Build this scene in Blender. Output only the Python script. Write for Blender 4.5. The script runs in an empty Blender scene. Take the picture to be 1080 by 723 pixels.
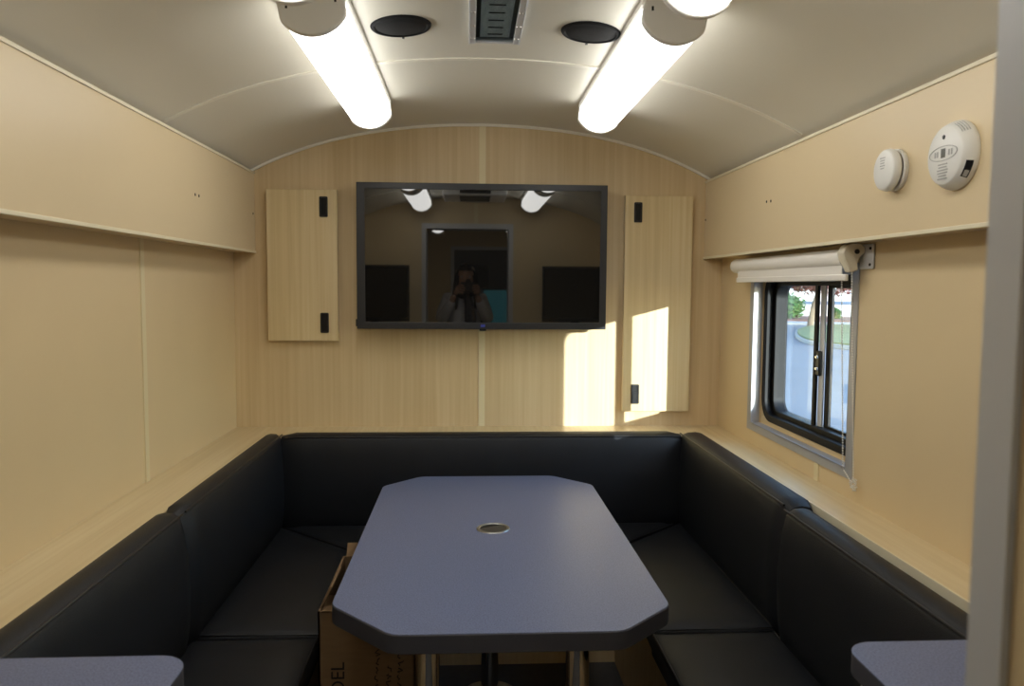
import bpy, bmesh, math, random
from mathutils import Vector, Matrix
random.seed(7)
S = bpy.context.scene
COL = S.collection
PI = math.pi

# ------------------------------------------------------------------ camera
FPX, YAW, PITCH, ROLL, CZ = 824.0, 0.05641, 0.07200, 0.00667, 1.5
cy, sy, cp, sp = math.cos(YAW), math.sin(YAW), math.cos(PITCH), math.sin(PITCH)
fw = Vector((sy*cp, cy*cp, -sp)); rt = Vector((cy, -sy, 0)); up = rt.cross(fw)
r2 = rt*math.cos(ROLL) + up*math.sin(ROLL); u2 = -rt*math.sin(ROLL) + up*math.cos(ROLL)
cam_d = bpy.data.cameras.new('camera'); cam = bpy.data.objects.new('camera', cam_d); COL.objects.link(cam)
cam.matrix_world = Matrix(((r2.x, u2.x, -fw.x, 0), (r2.y, u2.y, -fw.y, 0), (r2.z, u2.z, -fw.z, CZ), (0, 0, 0, 1)))
cam_d.sensor_width = 23.6; cam_d.lens = FPX/1080*23.6; cam_d.clip_start = 0.01; cam_d.clip_end = 500
cam_d.dof.use_dof = True; cam_d.dof.focus_distance = 3.0; cam_d.dof.aperture_fstop = 4.5
S.camera = cam

# ------------------------------------------------------------------ world, sun, exposure
w = bpy.data.worlds.new('sky'); S.world = w; w.use_nodes = True
wn = w.node_tree; wn.nodes.clear()
sky = wn.nodes.new('ShaderNodeTexSky'); sky.sky_type = 'NISHITA'; sky.sun_disc = False
sky.sun_elevation = math.radians(32); sky.sun_rotation = math.radians(150); sky.air_density = 1.3; sky.dust_density = 0.4
bgn = wn.nodes.new('ShaderNodeBackground'); bgn.inputs[1].default_value = 0.95
won = wn.nodes.new('ShaderNodeOutputWorld')
wn.links.new(sky.outputs[0], bgn.inputs[0]); wn.links.new(bgn.outputs[0], won.inputs[0])
sun_d = bpy.data.lights.new('sun', 'SUN'); sun_d.energy = 11.0; sun_d.angle = math.radians(0.55); sun_d.color = (1.0, 0.95, 0.87)
sun = bpy.data.objects.new('sun', sun_d); COL.objects.link(sun)
sd = Vector((-0.64, 1.0, -0.172)).normalized()
sun.rotation_euler = sd.to_track_quat('-Z', 'Y').to_euler(); sun.location = (6, -8, 4)
LAMP = 5.8                                   # emission of the fluorescent diffusers
S.view_settings.view_transform = 'Standard'; S.view_settings.look = 'None'
S.view_settings.exposure = 0.0; S.view_settings.gamma = 1.0; S.view_settings.use_curve_mapping = False

# ------------------------------------------------------------------ materials
def srgb(r, g, b):
    f = lambda c: (c/255/12.92) if c/255 <= .04045 else ((c/255+.055)/1.055)**2.4
    return (f(r), f(g), f(b), 1)
MATS = {}
def mat(name, col, rough=.5, metal=0, spec=.5, var=0, vscale=(6, 6, 6), bump=0, bscale=200, emit=None, estr=0, trans=0, ior=1.5, coat=0):
    if name in MATS: return MATS[name]
    m = bpy.data.materials.new(name); m.use_nodes = True; nt = m.node_tree; b = nt.nodes['Principled BSDF']
    b.inputs['Base Color'].default_value = col; b.inputs['Roughness'].default_value = rough
    b.inputs['Metallic'].default_value = metal; b.inputs['Specular IOR Level'].default_value = spec
    b.inputs['IOR'].default_value = ior; b.inputs['Transmission Weight'].default_value = trans
    b.inputs['Coat Weight'].default_value = coat
    tc = nt.nodes.new('ShaderNodeTexCoord')
    if var:
        mp = nt.nodes.new('ShaderNodeMapping'); mp.inputs['Scale'].default_value = vscale
        nz = nt.nodes.new('ShaderNodeTexNoise'); nz.inputs['Scale'].default_value = 1; nz.inputs['Detail'].default_value = 6
        rp = nt.nodes.new('ShaderNodeValToRGB')
        rp.color_ramp.elements[0].position = .3; rp.color_ramp.elements[1].position = .7
        rp.color_ramp.elements[0].color = tuple(c*(1-var) for c in col[:3])+(1,)
        rp.color_ramp.elements[1].color = tuple(min(1, c*(1+var)) for c in col[:3])+(1,)
        nt.links.new(tc.outputs['Object'], mp.inputs[0]); nt.links.new(mp.outputs[0], nz.inputs['Vector'])
        nt.links.new(nz.outputs[0], rp.inputs[0]); nt.links.new(rp.outputs[0], b.inputs['Base Color'])
    if bump:
        n2 = nt.nodes.new('ShaderNodeTexNoise'); n2.inputs['Scale'].default_value = bscale; n2.inputs['Detail'].default_value = 3
        bp = nt.nodes.new('ShaderNodeBump'); bp.inputs['Strength'].default_value = bump; bp.inputs['Distance'].default_value = .002
        nt.links.new(tc.outputs['Object'], n2.inputs['Vector']); nt.links.new(n2.outputs[0], bp.inputs['Height']); nt.links.new(bp.outputs[0], b.inputs['Normal'])
    if emit: b.inputs['Emission Color'].default_value = emit; b.inputs['Emission Strength'].default_value = estr
    MATS[name] = m; return m
def wood(name, c1, c2, c3, axis, rough=.42):
    m = bpy.data.materials.new(name); m.use_nodes = True; nt = m.node_tree; b = nt.nodes['Principled BSDF']
    tc = nt.nodes.new('ShaderNodeTexCoord')
    def noise(sc, det):
        mp = nt.nodes.new('ShaderNodeMapping'); mp.inputs['Scale'].default_value = sc
        nz = nt.nodes.new('ShaderNodeTexNoise'); nz.inputs['Scale'].default_value = 1; nz.inputs['Detail'].default_value = det; nz.inputs['Distortion'].default_value = .3
        nt.links.new(tc.outputs['Object'], mp.inputs[0]); nt.links.new(mp.outputs[0], nz.inputs['Vector']); return nz
    def sc(a, l): return tuple(l if i == axis else a for i in range(3))
    n1 = noise(sc(60, 1.2), 3); n2 = noise(sc(11, .7), 2)
    mx = nt.nodes.new('ShaderNodeMix'); mx.data_type = 'FLOAT'; mx.inputs[0].default_value = .45
    nt.links.new(n1.outputs[0], mx.inputs[2]); nt.links.new(n2.outputs[0], mx.inputs[3])
    rp = nt.nodes.new('ShaderNodeValToRGB'); e = rp.color_ramp.elements
    e[0].position = .33; e[0].color = c1; e[1].position = .66; e[1].color = c3; k = e.new(.5); k.color = c2
    nt.links.new(mx.outputs[0], rp.inputs[0]); nt.links.new(rp.outputs[0], b.inputs['Base Color'])
    b.inputs['Roughness'].default_value = rough
    MATS[name] = m; return m
m_maple = wood('maple_laminate', srgb(207, 181, 137), srgb(215, 191, 149), srgb(222, 200, 160), 2)
m_door = wood('maple_door', srgb(206, 182, 134), srgb(218, 196, 150), srgb(226, 207, 165), 2)
m_ledge = wood('maple_ledge', srgb(206, 184, 140), srgb(217, 197, 156), srgb(226, 209, 171), 1, .3)
m_cream = mat('cream_panel', srgb(223, 201, 159), .45, var=.02, vscale=(3, 3, 3))
m_fascia = mat('cream_fascia', srgb(221, 201, 163), .38, var=.015, vscale=(2, 2, 2))
m_strip = mat('seam_strip', srgb(228, 214, 176), .4)
m_edge = mat('edge_band', srgb(232, 222, 194), .4)
m_ceil = mat('ceiling_vinyl', srgb(226, 222, 208), .36, var=.02, vscale=(1.5, 1.5, 1.5))
m_ceilstrip = mat('ceiling_strip', srgb(236, 232, 218), .35)
m_vinyl = mat('black_vinyl', srgb(25, 27, 32), .5, spec=.35, var=.12, vscale=(9, 9, 9), bump=.35, bscale=420)
m_pipe = mat('black_piping', srgb(27, 27, 30), .4)
m_lam = mat('grey_laminate', srgb(102, 112, 145), .38, var=.35, vscale=(300, 300, 300))
m_lamedge = mat('dark_grey_edge', srgb(66, 67, 76), .5, var=.08, vscale=(300, 300, 300))
m_chrome = mat('chrome', srgb(225, 225, 228), .06, 1)
m_alu = mat('satin_aluminium', srgb(168, 168, 166), .34, 1)
m_alupaint = mat('silver_paint', srgb(212, 214, 218), .38, .1)
m_white = mat('white_plastic', srgb(232, 231, 226), .35)
m_offwhite = mat('off_white_plastic', srgb(236, 234, 228), .4)
m_blindplastic = mat('blind_bracket_plastic', srgb(214, 205, 184), .4)
m_fabric = mat('blind_fabric', srgb(236, 232, 224), .7, bump=.3, bscale=900)
m_black = mat('black_plastic', srgb(22, 22, 24), .35)
m_blacksatin = mat('black_frame', srgb(12, 12, 13), .55, spec=.3)
m_bezel = mat('tv_bezel', srgb(38, 39, 43), .38)
m_screen = mat('tv_glass', (0.009, 0.0085, 0.008, 1), .02, ior=1.95)
m_screen2 = mat('monitor_screen', (0.003, 0.003, 0.003, 1), .25)
m_hole = mat('dark_hole', srgb(20, 18, 16), .8)
m_darkfloor = mat('dark_floor', srgb(58, 58, 60), .5, var=.15, vscale=(40, 40, 40))
m_kick = mat('dark_toe_kick', srgb(40, 39, 38), .6)
m_card = mat('cardboard', srgb(132, 106, 76), .85, var=.06, vscale=(14, 14, 90))
m_ink = mat('black_ink', srgb(24, 20, 18), .7)
m_lens = mat('lamp_diffuser', srgb(250, 250, 250), .4, emit=(1, .99, .95, 1), estr=LAMP)
m_lcd = mat('grey_lcd', srgb(96, 98, 92), .3)
m_text = mat('grey_print', srgb(176, 175, 172), .6)
m_grille = mat('black_mesh', srgb(18, 18, 20), .75, spec=.2, bump=.8, bscale=600)
m_led = mat('blue_badge', srgb(60, 70, 170), .4)

# ------------------------------------------------------------------ helpers
class MB:
    def __init__(s): s.bm = bmesh.new()
    def face(s, vs):
        try: return s.bm.faces.new(vs)
        except ValueError: return None
    def box(s, x0, x1, y0, y1, z0, z1):
        v = [s.bm.verts.new((x, y, z)) for x in (x0, x1) for y in (y0, y1) for z in (z0, z1)]
        for f in ((0, 1, 3, 2), (4, 6, 7, 5), (0, 4, 5, 1), (2, 3, 7, 6), (0, 2, 6, 4), (1, 5, 7, 3)): s.face([v[i] for i in f])
        return s
    def prism(s, poly, ax, a, b):                # poly in the two other axes, extruded along ax
        def P(p, t):
            if ax == 0: return (t, p[0], p[1])
            if ax == 1: return (p[0], t, p[1])
            return (p[0], p[1], t)
        A = [s.bm.verts.new(P(p, a)) for p in poly]; B = [s.bm.verts.new(P(p, b)) for p in poly]
        s.face(A); s.face(B[::-1]); n = len(poly)
        for i in range(n): s.face((A[i], A[(i+1) % n], B[(i+1) % n], B[i]))
        return s
    def ring(s, outer, inner, ax, a, b):         # frame: two matching outlines
        def P(p, t):
            if ax == 0: return (t, p[0], p[1])
            if ax == 1: return (p[0], t, p[1])
            return (p[0], p[1], t)
        V = [[s.bm.verts.new(P(p, t)) for p in o] for t in (a, b) for o in (outer, inner)]
        n = len(outer)
        for i in range(n):
            j = (i+1) % n
            s.face((V[0][i], V[0][j], V[1][j], V[1][i])); s.face((V[2][i], V[3][i], V[3][j], V[2][j]))
            s.face((V[0][i], V[2][i], V[2][j], V[0][j])); s.face((V[1][i], V[1][j], V[3][j], V[3][i]))
        return s
    def tube(s, pts, r, n=10, cap=True, closed=False):
        pts = [Vector(p) for p in pts]; rings = []; N = len(pts); prev = None
        for i, p in enumerate(pts):
            if closed: d = pts[(i+1) % N]-pts[i-1]
            else: d = (pts[min(i+1, N-1)]-pts[max(i-1, 0)])
            d.normalize()
            if prev is None:
                a = Vector((0, 0, 1)) if abs(d.z) < .9 else Vector((1, 0, 0)); u = d.cross(a).normalized()
            else: u = (prev-d*prev.dot(d)).normalized()
            prev = u; v = d.cross(u); rr = r[i] if isinstance(r, (list, tuple)) else r
            rings.append([s.bm.verts.new(p+(u*math.cos(2*PI*k/n)+v*math.sin(2*PI*k/n))*rr) for k in range(n)])
        for i in range(N if closed else N-1):
            A, B = rings[i], rings[(i+1) % N]
            for k in range(n): s.face((A[k], A[(k+1) % n], B[(k+1) % n], B[k]))
        if cap and not closed: s.face(rings[0][::-1]); s.face(rings[-1])
        return s
    def lathe(s, prof, o, axis, n=40):           # prof: (radius, height along axis)
        axis = Vector(axis).normalized(); a = Vector((0, 0, 1)) if abs(axis.z) < .9 else Vector((1, 0, 0))
        u = axis.cross(a).normalized(); v = axis.cross(u); o = Vector(o); rings = []
        for r, h in prof:
            if r < 1e-6: rings.append([s.bm.verts.new(o+axis*h)])
            else: rings.append([s.bm.verts.new(o+axis*h+(u*math.cos(2*PI*k/n)+v*math.sin(2*PI*k/n))*r) for k in range(n)])
        for A, B in zip(rings, rings[1:]):
            for k in range(n):
                j = (k+1) % n
                if len(A) == 1 and len(B) == 1: continue
                if len(A) == 1: s.face((A[0], B[j], B[k]))
                elif len(B) == 1: s.face((A[k], A[j], B[0]))
                else: s.face((A[k], A[j], B[j], B[k]))
        return s
    def sphere(s, c, r, seg=16, sc=(1, 1, 1)):
        m = Matrix.Translation(c) @ Matrix.Diagonal((r*sc[0], r*sc[1], r*sc[2], 1))
        bmesh.ops.create_uvsphere(s.bm, u_segments=seg, v_segments=max(6, seg//2), radius=1, matrix=m); return s
    def build(s, name, m, parent=None, smooth=False, bevel=0, seg=2, angle=40):
        off = Vector((0, 0, 0)); p = parent
        while p is not None: off += p.location; p = p.parent
        bmesh.ops.recalc_face_normals(s.bm, faces=s.bm.faces[:])
        if off.length: bmesh.ops.translate(s.bm, vec=-off, verts=s.bm.verts[:])
        me = bpy.data.meshes.new(name); s.bm.to_mesh(me); s.bm.free()
        for mm in (m if isinstance(m, (list, tuple)) else [m]): me.materials.append(mm)
        o = bpy.data.objects.new(name, me); COL.objects.link(o); o.parent = parent
        if bevel:
            b = o.modifiers.new('bevel', 'BEVEL'); b.width = bevel; b.segments = seg; b.limit_method = 'ANGLE'; b.angle_limit = math.radians(30)
        if smooth or bevel:
            for f in me.polygons: f.use_smooth = True
            es = me.edges; 
            try: me.set_sharp_from_angle(angle=math.radians(angle if not bevel else 60))
            except Exception: pass
        return o
def tag(o, label=None, cat=None, group=None, kind=None):
    if label: o['label'] = label
    if cat: o['category'] = cat
    if group: o['group'] = group
    if kind: o['kind'] = kind
    return o
def thing(name, loc, label, cat, group=None):
    o = bpy.data.objects.new(name, None); COL.objects.link(o); o.location = loc; o.empty_display_size = .05
    return tag(o, label, cat, group)
def struct(mb, name, m, **k): return tag(mb.build(name, m, **k), kind='structure')
def rrect(a0, a1, b0, b1, r, n=8):
    out = []
    for cx, cz, t0 in ((a1-r, b1-r, 0), (a0+r, b1-r, 90), (a0+r, b0+r, 180), (a1-r, b0+r, 270)):
        for k in range(n+1):
            t = math.radians(t0+90*k/n); out.append((cx+r*math.cos(t), cz+r*math.sin(t)))
    return out
def fontmesh(txt, size, loc, rot, m, name, parent, extrude=.0004):
    cu = bpy.data.curves.new(name, 'FONT'); cu.body = txt; cu.size = size; cu.extrude = extrude; cu.align_x = 'CENTER'; cu.align_y = 'CENTER'
    tmp = bpy.data.objects.new('tmp', cu); COL.objects.link(tmp)
    me = bpy.data.meshes.new_from_object(tmp); bpy.data.objects.remove(tmp)
    off = Vector((0, 0, 0)); p = parent
    while p is not None: off += p.location; p = p.parent
    me.transform(Matrix.Translation(Vector(loc)-off) @ rot.to_4x4())
    me.materials.clear(); me.materials.append(m)
    o = bpy.data.objects.new(name, me); COL.objects.link(o); o.parent = parent; return o
ROT = lambda ax, u: Matrix((ax, u, Vector(ax).cross(Vector(u)))).transposed()   # columns: text x, text y, normal

# ------------------------------------------------------------------ room shell
XL, XR, YB, FZ, LZ, XC = -.996, 1.116, 3.4, .08, .888, .06
YF0, YF1, YR = .30, .45, -3.0
def cz(x):
    d = x-XC; return 2.191-.16*d*d-.06*d**4
# floor
struct(MB().box(XL-.1, XR+.1, YR-.1, YB+.1, FZ-.06, FZ), 'floor', m_darkfloor)
# ceiling (barrel vault), a curved shell
cx_ = [XL-.05+(XR-XL+.1)*i/48 for i in range(49)]
poly = [(x, cz(x)) for x in cx_]+[(x, cz(x)+.05) for x in cx_[::-1]]
def shell(m, y0, y1, lo, hi, x0, x1, n=48):
    xs = [x0+(x1-x0)*i/n for i in range(n+1)]
    L = [[m.bm.verts.new((x, y, cz(x)+h)) for x in xs] for y in (y0, y1) for h in (lo, hi)]
    for i in range(n):
        for A, B in ((0, 2), (3, 1), (1, 0), (2, 3)): m.face((L[A][i], L[A][i+1], L[B][i+1], L[B][i]))
    for i in (0, n): m.face((L[0][i], L[1][i], L[3][i], L[2][i]))
    return m
struct(shell(MB(), YR-.1, YB+.1, 0, .05, XL-.05, XR+.05), 'ceiling', m_ceil, smooth=True)
# ceiling seam strips and the bead where vault meets the back wall
struct(shell(MB(), 2.425, 2.445, -.004, .001, -.91, 1.04), 'trim_1', m_ceilstrip, smooth=True)
struct(shell(MB(), 3.388, 3.4, -.010, .001, -.99, 1.11), 'trim_2', m_ceilstrip, smooth=True)
struct(shell(MB(), 1.215, 1.235, -.004, .001, -.91, 1.04), 'trim_3', m_ceilstrip, smooth=True)
# walls
struct(MB().box(XL-.06, XR+.06, YB, YB+.06, FZ-.02, 2.3), 'wall_back', m_maple)
struct(MB().box(XL-.06, XL, YR-.06, YB+.06, FZ-.02, 2.15), 'wall_left', m_cream)
# right wall with window opening: inner lining and outer skin in one mesh
WY0, WY1, WZ0, WZ1 = 2.212, 2.995, .973, 1.545
rw = MB()
for (xa, xb, a0, a1, b0, b1) in ((XR, 1.155, WY0, WY1, WZ0, WZ1), (1.155, 1.23, 2.11, 2.975, 1.002, 1.553)):
    O = [(YR-.06, FZ-.02), (YB+.06, FZ-.02), (YB+.06, 2.15), (YR-.06, 2.15)]
    I = [(a0, b0), (a1, b0), (a1, b1), (a0, b1)]
    rw.ring(O, I, 0, xa, xb)
struct(rw, 'wall_right', m_cream)
# partition (front wall) with doorway, and far wall of the rear compartment
pw = MB(); pw.box(XL-.03, -.325, YF0, YF1, FZ, 1.9); pw.box(.315, XR+.03, YF0, YF1, FZ, 1.9)
pw.prism([(x, z) for x, z in [(-.325, 1.945), (.315, 1.945)]+[(.315-.64*i/10, cz(.315-.64*i/10)+.02) for i in range(11)]], 1, YF0, YF1)
for xa, xb in ((XL-.03, -.325), (.315, XR+.03)):
    xs = [xa+(xb-xa)*i/12 for i in range(13)]
    pw.prism([(x, min(cz(x)+.02, 2.3)) for x in xs]+[(xb, 1.9), (xa, 1.9)], 1, YF0, YF1)
struct(pw, 'wall_front', m_cream)
struct(MB().box(XL-.06, XR+.06, YR-.06, YR, FZ-.02, 2.3), 'wall_rear', m_cream)
# aluminium casing around the doorway (angles on both faces)
dc = MB()
for (ya, yb) in ((YF1, YF1+.004), (YF0-.004, YF0)):
    dc.box(-.36, -.321, ya, yb, FZ, 1.985); dc.box(.311, .35, ya, yb, FZ, 1.985); dc.box(-.321, .311, ya, yb, 1.941, 1.985)
for (ya, yb) in ((YF1-.026, YF1+.004), (YF0-.004, YF0+.026)):
    dc.box(-.326, -.321, ya, yb, FZ, 1.941); dc.box(.310, .3155, ya, yb, FZ, 1.941); dc.box(-.321, .311, ya, yb, 1.9405, 1.9455)
struct(dc, 'trim_4', m_alupaint)
# flat seam strips on walls
struct(MB().box(.046, .074, YB-.004, YB, LZ, 2.185), 'trim_5', m_strip)
struct(MB().box(XL, XL+.004, 2.44, 2.468, LZ, 1.64), 'trim_6', m_strip)
struct(MB().box(XR-.004, XR, 2.39, 2.42, LZ, .945), 'trim_7', m_strip)
struct(MB().box(.046, .074, YF1, YF1+.004, 1.985, 2.185), 'trim_8', m_strip)

# ------------------------------------------------------------------ window_1 (black slider in the right wall)
win = tag(bpy.data.objects.new('window_1', None), kind='structure'); COL.objects.link(win); win.location = (1.17, 2.54, 1.0)
FY0, FY1, FZ0, FZ1 = 2.10, 2.985, .990, 1.56
fr = MB().ring(rrect(FY0, FY1, FZ0, FZ1, .085), rrect(FY0+.03, FY1-.03, FZ0+.026, FZ1-.03, .06), 0, 1.150, 1.176)
fr.ring(rrect(FY0+.012, FY1-.012, FZ0+.010, FZ1-.012, .075), rrect(FY0+.05, FY1-.052, FZ0+.042, FZ1-.05, .05), 0, 1.176, 1.225)
fr.build('window_frame', m_blacksatin, win, bevel=.003)
MB().box(1.186, 1.196, 2.595, 2.617, FZ0+.03, FZ1-.03).build('meeting_rail', m_blacksatin, win, bevel=.002)
MB().box(1.204, 1.215, 2.530, 2.562, FZ0+.03, FZ1-.03).build('sash_stile', m_blacksatin, win, bevel=.002)
MB().box(1.196, 1.203, 2.560, 2.595, FZ0+.03, FZ1-.03).build('silver_pull_rail', m_alupaint, win, bevel=.002)
MB().box(1.204, 1.215, 2.14, 2.54, FZ0+.03, FZ0+.05).build('sash_rail', m_blacksatin, win, bevel=.002)
MB().box(1.204, 1.215, 2.14, 2.54, FZ1-.058, FZ1-.035).build('sash_rail', m_blacksatin, win, bevel=.002)
MB().box(1.184, 1.197, 2.566, 2.594, 1.205, 1.290).build('latch', m_black, win, bevel=.005)
MB().box(1.178, 1.186, 2.572, 2.588, 1.222, 1.235).build('latch_button', m_chrome, win, bevel=.003)
MB().box(1.178, 1.186, 2.572, 2.588, 1.262, 1.275).build('latch_button', m_chrome, win, bevel=.003)
mg = bpy.data.materials.new('window_glass'); mg.use_nodes = True; nt = mg.node_tree; nt.nodes.clear()
tr = nt.nodes.new('ShaderNodeBsdfTransparent'); tr.inputs[0].default_value = (.86, .92, .95, 1)
gl = nt.nodes.new('ShaderNodeBsdfGlossy'); gl.inputs['Roughness'].default_value = .02
fn = nt.nodes.new('ShaderNodeMath'); fn.operation = 'POWER'; fn.inputs[1].default_value = 4.0; lw = nt.nodes.new('ShaderNodeLayerWeight'); lw.inputs[0].default_value = .5; nt.links.new(lw.outputs['Facing'], fn.inputs[0]); mxs = nt.nodes.new('ShaderNodeMixShader'); ou = nt.nodes.new('ShaderNodeOutputMaterial')
nt.links.new(fn.outputs[0], mxs.inputs[0]); nt.links.new(tr.outputs[0], mxs.inputs[1]); nt.links.new(gl.outputs[0], mxs.inputs[2]); nt.links.new(mxs.outputs[0], ou.inputs[0])
MB().box(1.189, 1.193, 2.61, 2.95, FZ0+.03, FZ1-.04).build('pane', mg, win)
MB().box(1.207, 1.211, 2.13, 2.54, FZ0+.03, FZ1-.04).build('pane', mg, win)
# aluminium angle trim lining the opening on the room side
tr_ = MB()
O = [(2.178, .945), (3.03, .945), (3.03, 1.575), (2.178, 1.575)]; I = [(WY0+.003, WZ0), (WY1-.003, WZ0), (WY1-.003, WZ1), (WY0+.003, WZ1)]
tr_.ring(O, I, 0, XR-.004, XR)
I2 = [(WY0+.001, WZ0-.002), (WY1-.001, WZ0-.002), (WY1-.001, WZ1+.002), (WY0+.001, WZ1+.002)]
I3 = [(WY0+.004, WZ0+.002), (WY1-.004, WZ0+.002), (WY1-.004, WZ1-.002), (WY0+.004, WZ1-.002)]
tr_.ring(I2, I3, 0, XR-.004, 1.146)
tr_.build('aluminium_trim', mat('window_trim', srgb(176, 178, 184), .36, .3), win)

# ------------------------------------------------------------------ overhead fascias
def fascia(x0, x1, z0, z1, face, label, screws):
    t = thing('overhead_fascia', ((x0+x1)/2, 1.9, z0), label, 'fascia', 'overhead fascias')
    MB().box(x0, x1, YF1, YB, z0, z1).build('panel', m_fascia, t)
    d = .004 if face > 0 else -.004; xf = x1 if face > 0 else x0
    MB().box(min(xf, xf+d), max(xf, xf+d), YF1, YB, z0-.004, z0+.006).build('edge_strip', m_edge, t, bevel=.0015)
    MB().box(min(xf, xf+d), max(xf, xf+d), YF1, YB, z1-.006, z1+.004).build('edge_strip', m_edge, t, bevel=.0015)
    for y, z in screws:
        MB().lathe([(0, .0012), (.0045, .001), (.005, 0)], (xf, y, z), (face, 0, 0), 10).build('screw_hole', m_hole, t)
fascia(XL, -.904, 1.638, 1.972, 1, 'long cream overhead panel running along the left wall below ceiling', [(2.672, 1.797), (2.708, 1.797), (3.372, 1.799), (1.1, 1.797)])
fascia(1.035, XR, 1.629, 1.960, -1, 'long cream overhead panel on right wall carrying the two alarms', [(2.690, 1.800), (2.652, 1.798), (3.39, 1.796), (1.1, 1.797)])

# ------------------------------------------------------------------ ledge (U shaped shelf) and bench base
lg = MB().prism([(XL, .95), (XL, YB), (XR, YB), (XR, .95), (.985, .95), (.985, 3.215), (-.815, 3.215), (-.815, .95)], 2, LZ-.022, LZ)
lo = tag(lg.build('wall_ledge', m_ledge, bevel=.001), 'light maple ledge running around three walls above the black backrests', 'ledge')
lo2 = MB().prism([(.985, .95), (.985, 3.215), (.981, 3.215), (.981, .95)], 2, LZ-.024, LZ+.001).build('edge_band', m_edge, lo)
# riser behind backrests
tag(MB().prism([(-.99, 1.22), (-.99, 3.39), (1.11, 3.39), (1.11, 1.22), (.99, 1.22), (.99, 3.235), (-.835, 3.235), (-.835, 1.22)], 2, FZ, LZ-.022).build('backrest_riser', m_cream), 'cream riser panel under the ledge behind the backrest cushions', 'panel')
SZ = .53
bb = thing('bench_base', (.06, 3.0, FZ), 'U-shaped pale wooden bench base carrying the black seat cushions', 'bench')
MB().prism([(-.83, .98), (-.83, 3.23), (.985, 3.23), (.985, .98), (.56, .98), (.56, 2.85), (-.44, 2.85), (-.44, .98)], 2, FZ, SZ-.0795).build('base_panel', m_maple, bb)

# ------------------------------------------------------------------ cushions
def puffy(cx, cy_, n, m, fn, mb):
    pass
def backrest(p0, p1, nrm, zt, zb, th, label, e0=0, e1=0):
    """p0,p1: rear top line ends (x,y); nrm: direction into room; profile swept along it. e0/e1 pull the front at each end (mitre)"""
    p0, p1, nrm = Vector((*p0, 0)), Vector((*p1, 0)), Vector((*nrm, 0)); d = (p1-p0); L = d.length; d.normalize()
    prof = []                                     # (out, z) around
    H_ = zt-zb; r = .016
    prof += [(.004, zb), (0, zb+.01), (0, zt-.012), (.004, zt-.003), (.012, zt)]
    prof += [(th*.35, zt+.003), (th*.7, zt+.001), (th-.014, zt-.004), (th-.005, zt-.009), (th, zt-.020)]
    for k in range(1, 10):
        f = k/10; prof.append((th+.016*math.sin(PI*f)**.7+.006*f, zt-.02-(H_-.04)*f))
    prof += [(th+.004, zb+.012), (th-.006, zb)]
    t = thing('backrest_cushion', (p0+p1)/2+Vector((0, 0, zb)), label, 'cushion', 'black backrest cushions')
    mb = MB(); NS = 30; rings = []
    for i in range(NS+1):
        s_ = i/NS; a = s_*L; 
        e = min(a, L-a); k = min(1, e/.02); rnd = (1-math.sqrt(max(0, 1-(1-k)**2)))*.012
        ring = []
        for (o_, z) in prof:
            sh = e0*(1-s_)*o_+(-e1)*s_*o_
            oo = max(.001, o_-rnd) if o_ > th*.5 else o_+rnd*.5; zz = z-rnd*(1 if z > (zt+zb)/2 else -1)
            q = p0+d*(a+sh)+nrm*oo; ring.append(mb.bm.verts.new((q.x, q.y, zz)))
        rings.append(ring)
    n = len(prof)
    for A, B in zip(rings, rings[1:]):
        for k in range(n): mb.face((A[k], A[(k+1) % n], B[(k+1) % n], B[k]))
    mb.face(rings[0]); mb.face(rings[-1][::-1])
    mb.build('cushion', m_vinyl, t, smooth=True, angle=50)
    pp = MB(); o_, z = th-.004, zt-.0075
    pa = p0+d*(e0*o_+.008)+nrm*o_; pb = p1-d*(e1*o_+.008)+nrm*o_
    pp.tube([(pa.x, pa.y, z), (pb.x, pb.y, z)], .0032, 8); pp.build('piping', m_pipe, t, smooth=True)
    return t
BT = .900
backrest((-.750, 3.215), (.884, 3.215), (0, -1), BT, SZ-.02, .085, 'wide black backrest cushion along the back wall under the screen', 0, 0)
backrest((-.815, 2.095), (-.815, 3.20), (1, 0), BT, SZ-.02, .064, 'black backrest cushion at left wall nearest the back corner')
backrest((-.822, 1.22), (-.822, 2.0945), (1, 0), BT-.002, SZ-.02, .069, 'black backrest cushion at left wall behind the left desk')
backrest((.975, 3.20), (.975, 2.105), (-1, 0), BT, SZ-.02, .090, 'black backrest cushion at right wall directly under the window')
backrest((.950, 2.103), (.950, 1.20), (-1, 0), BT-.008, SZ-.02, .072, 'black backrest cushion at right wall, set forward of the ledge behind right desk')

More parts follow.
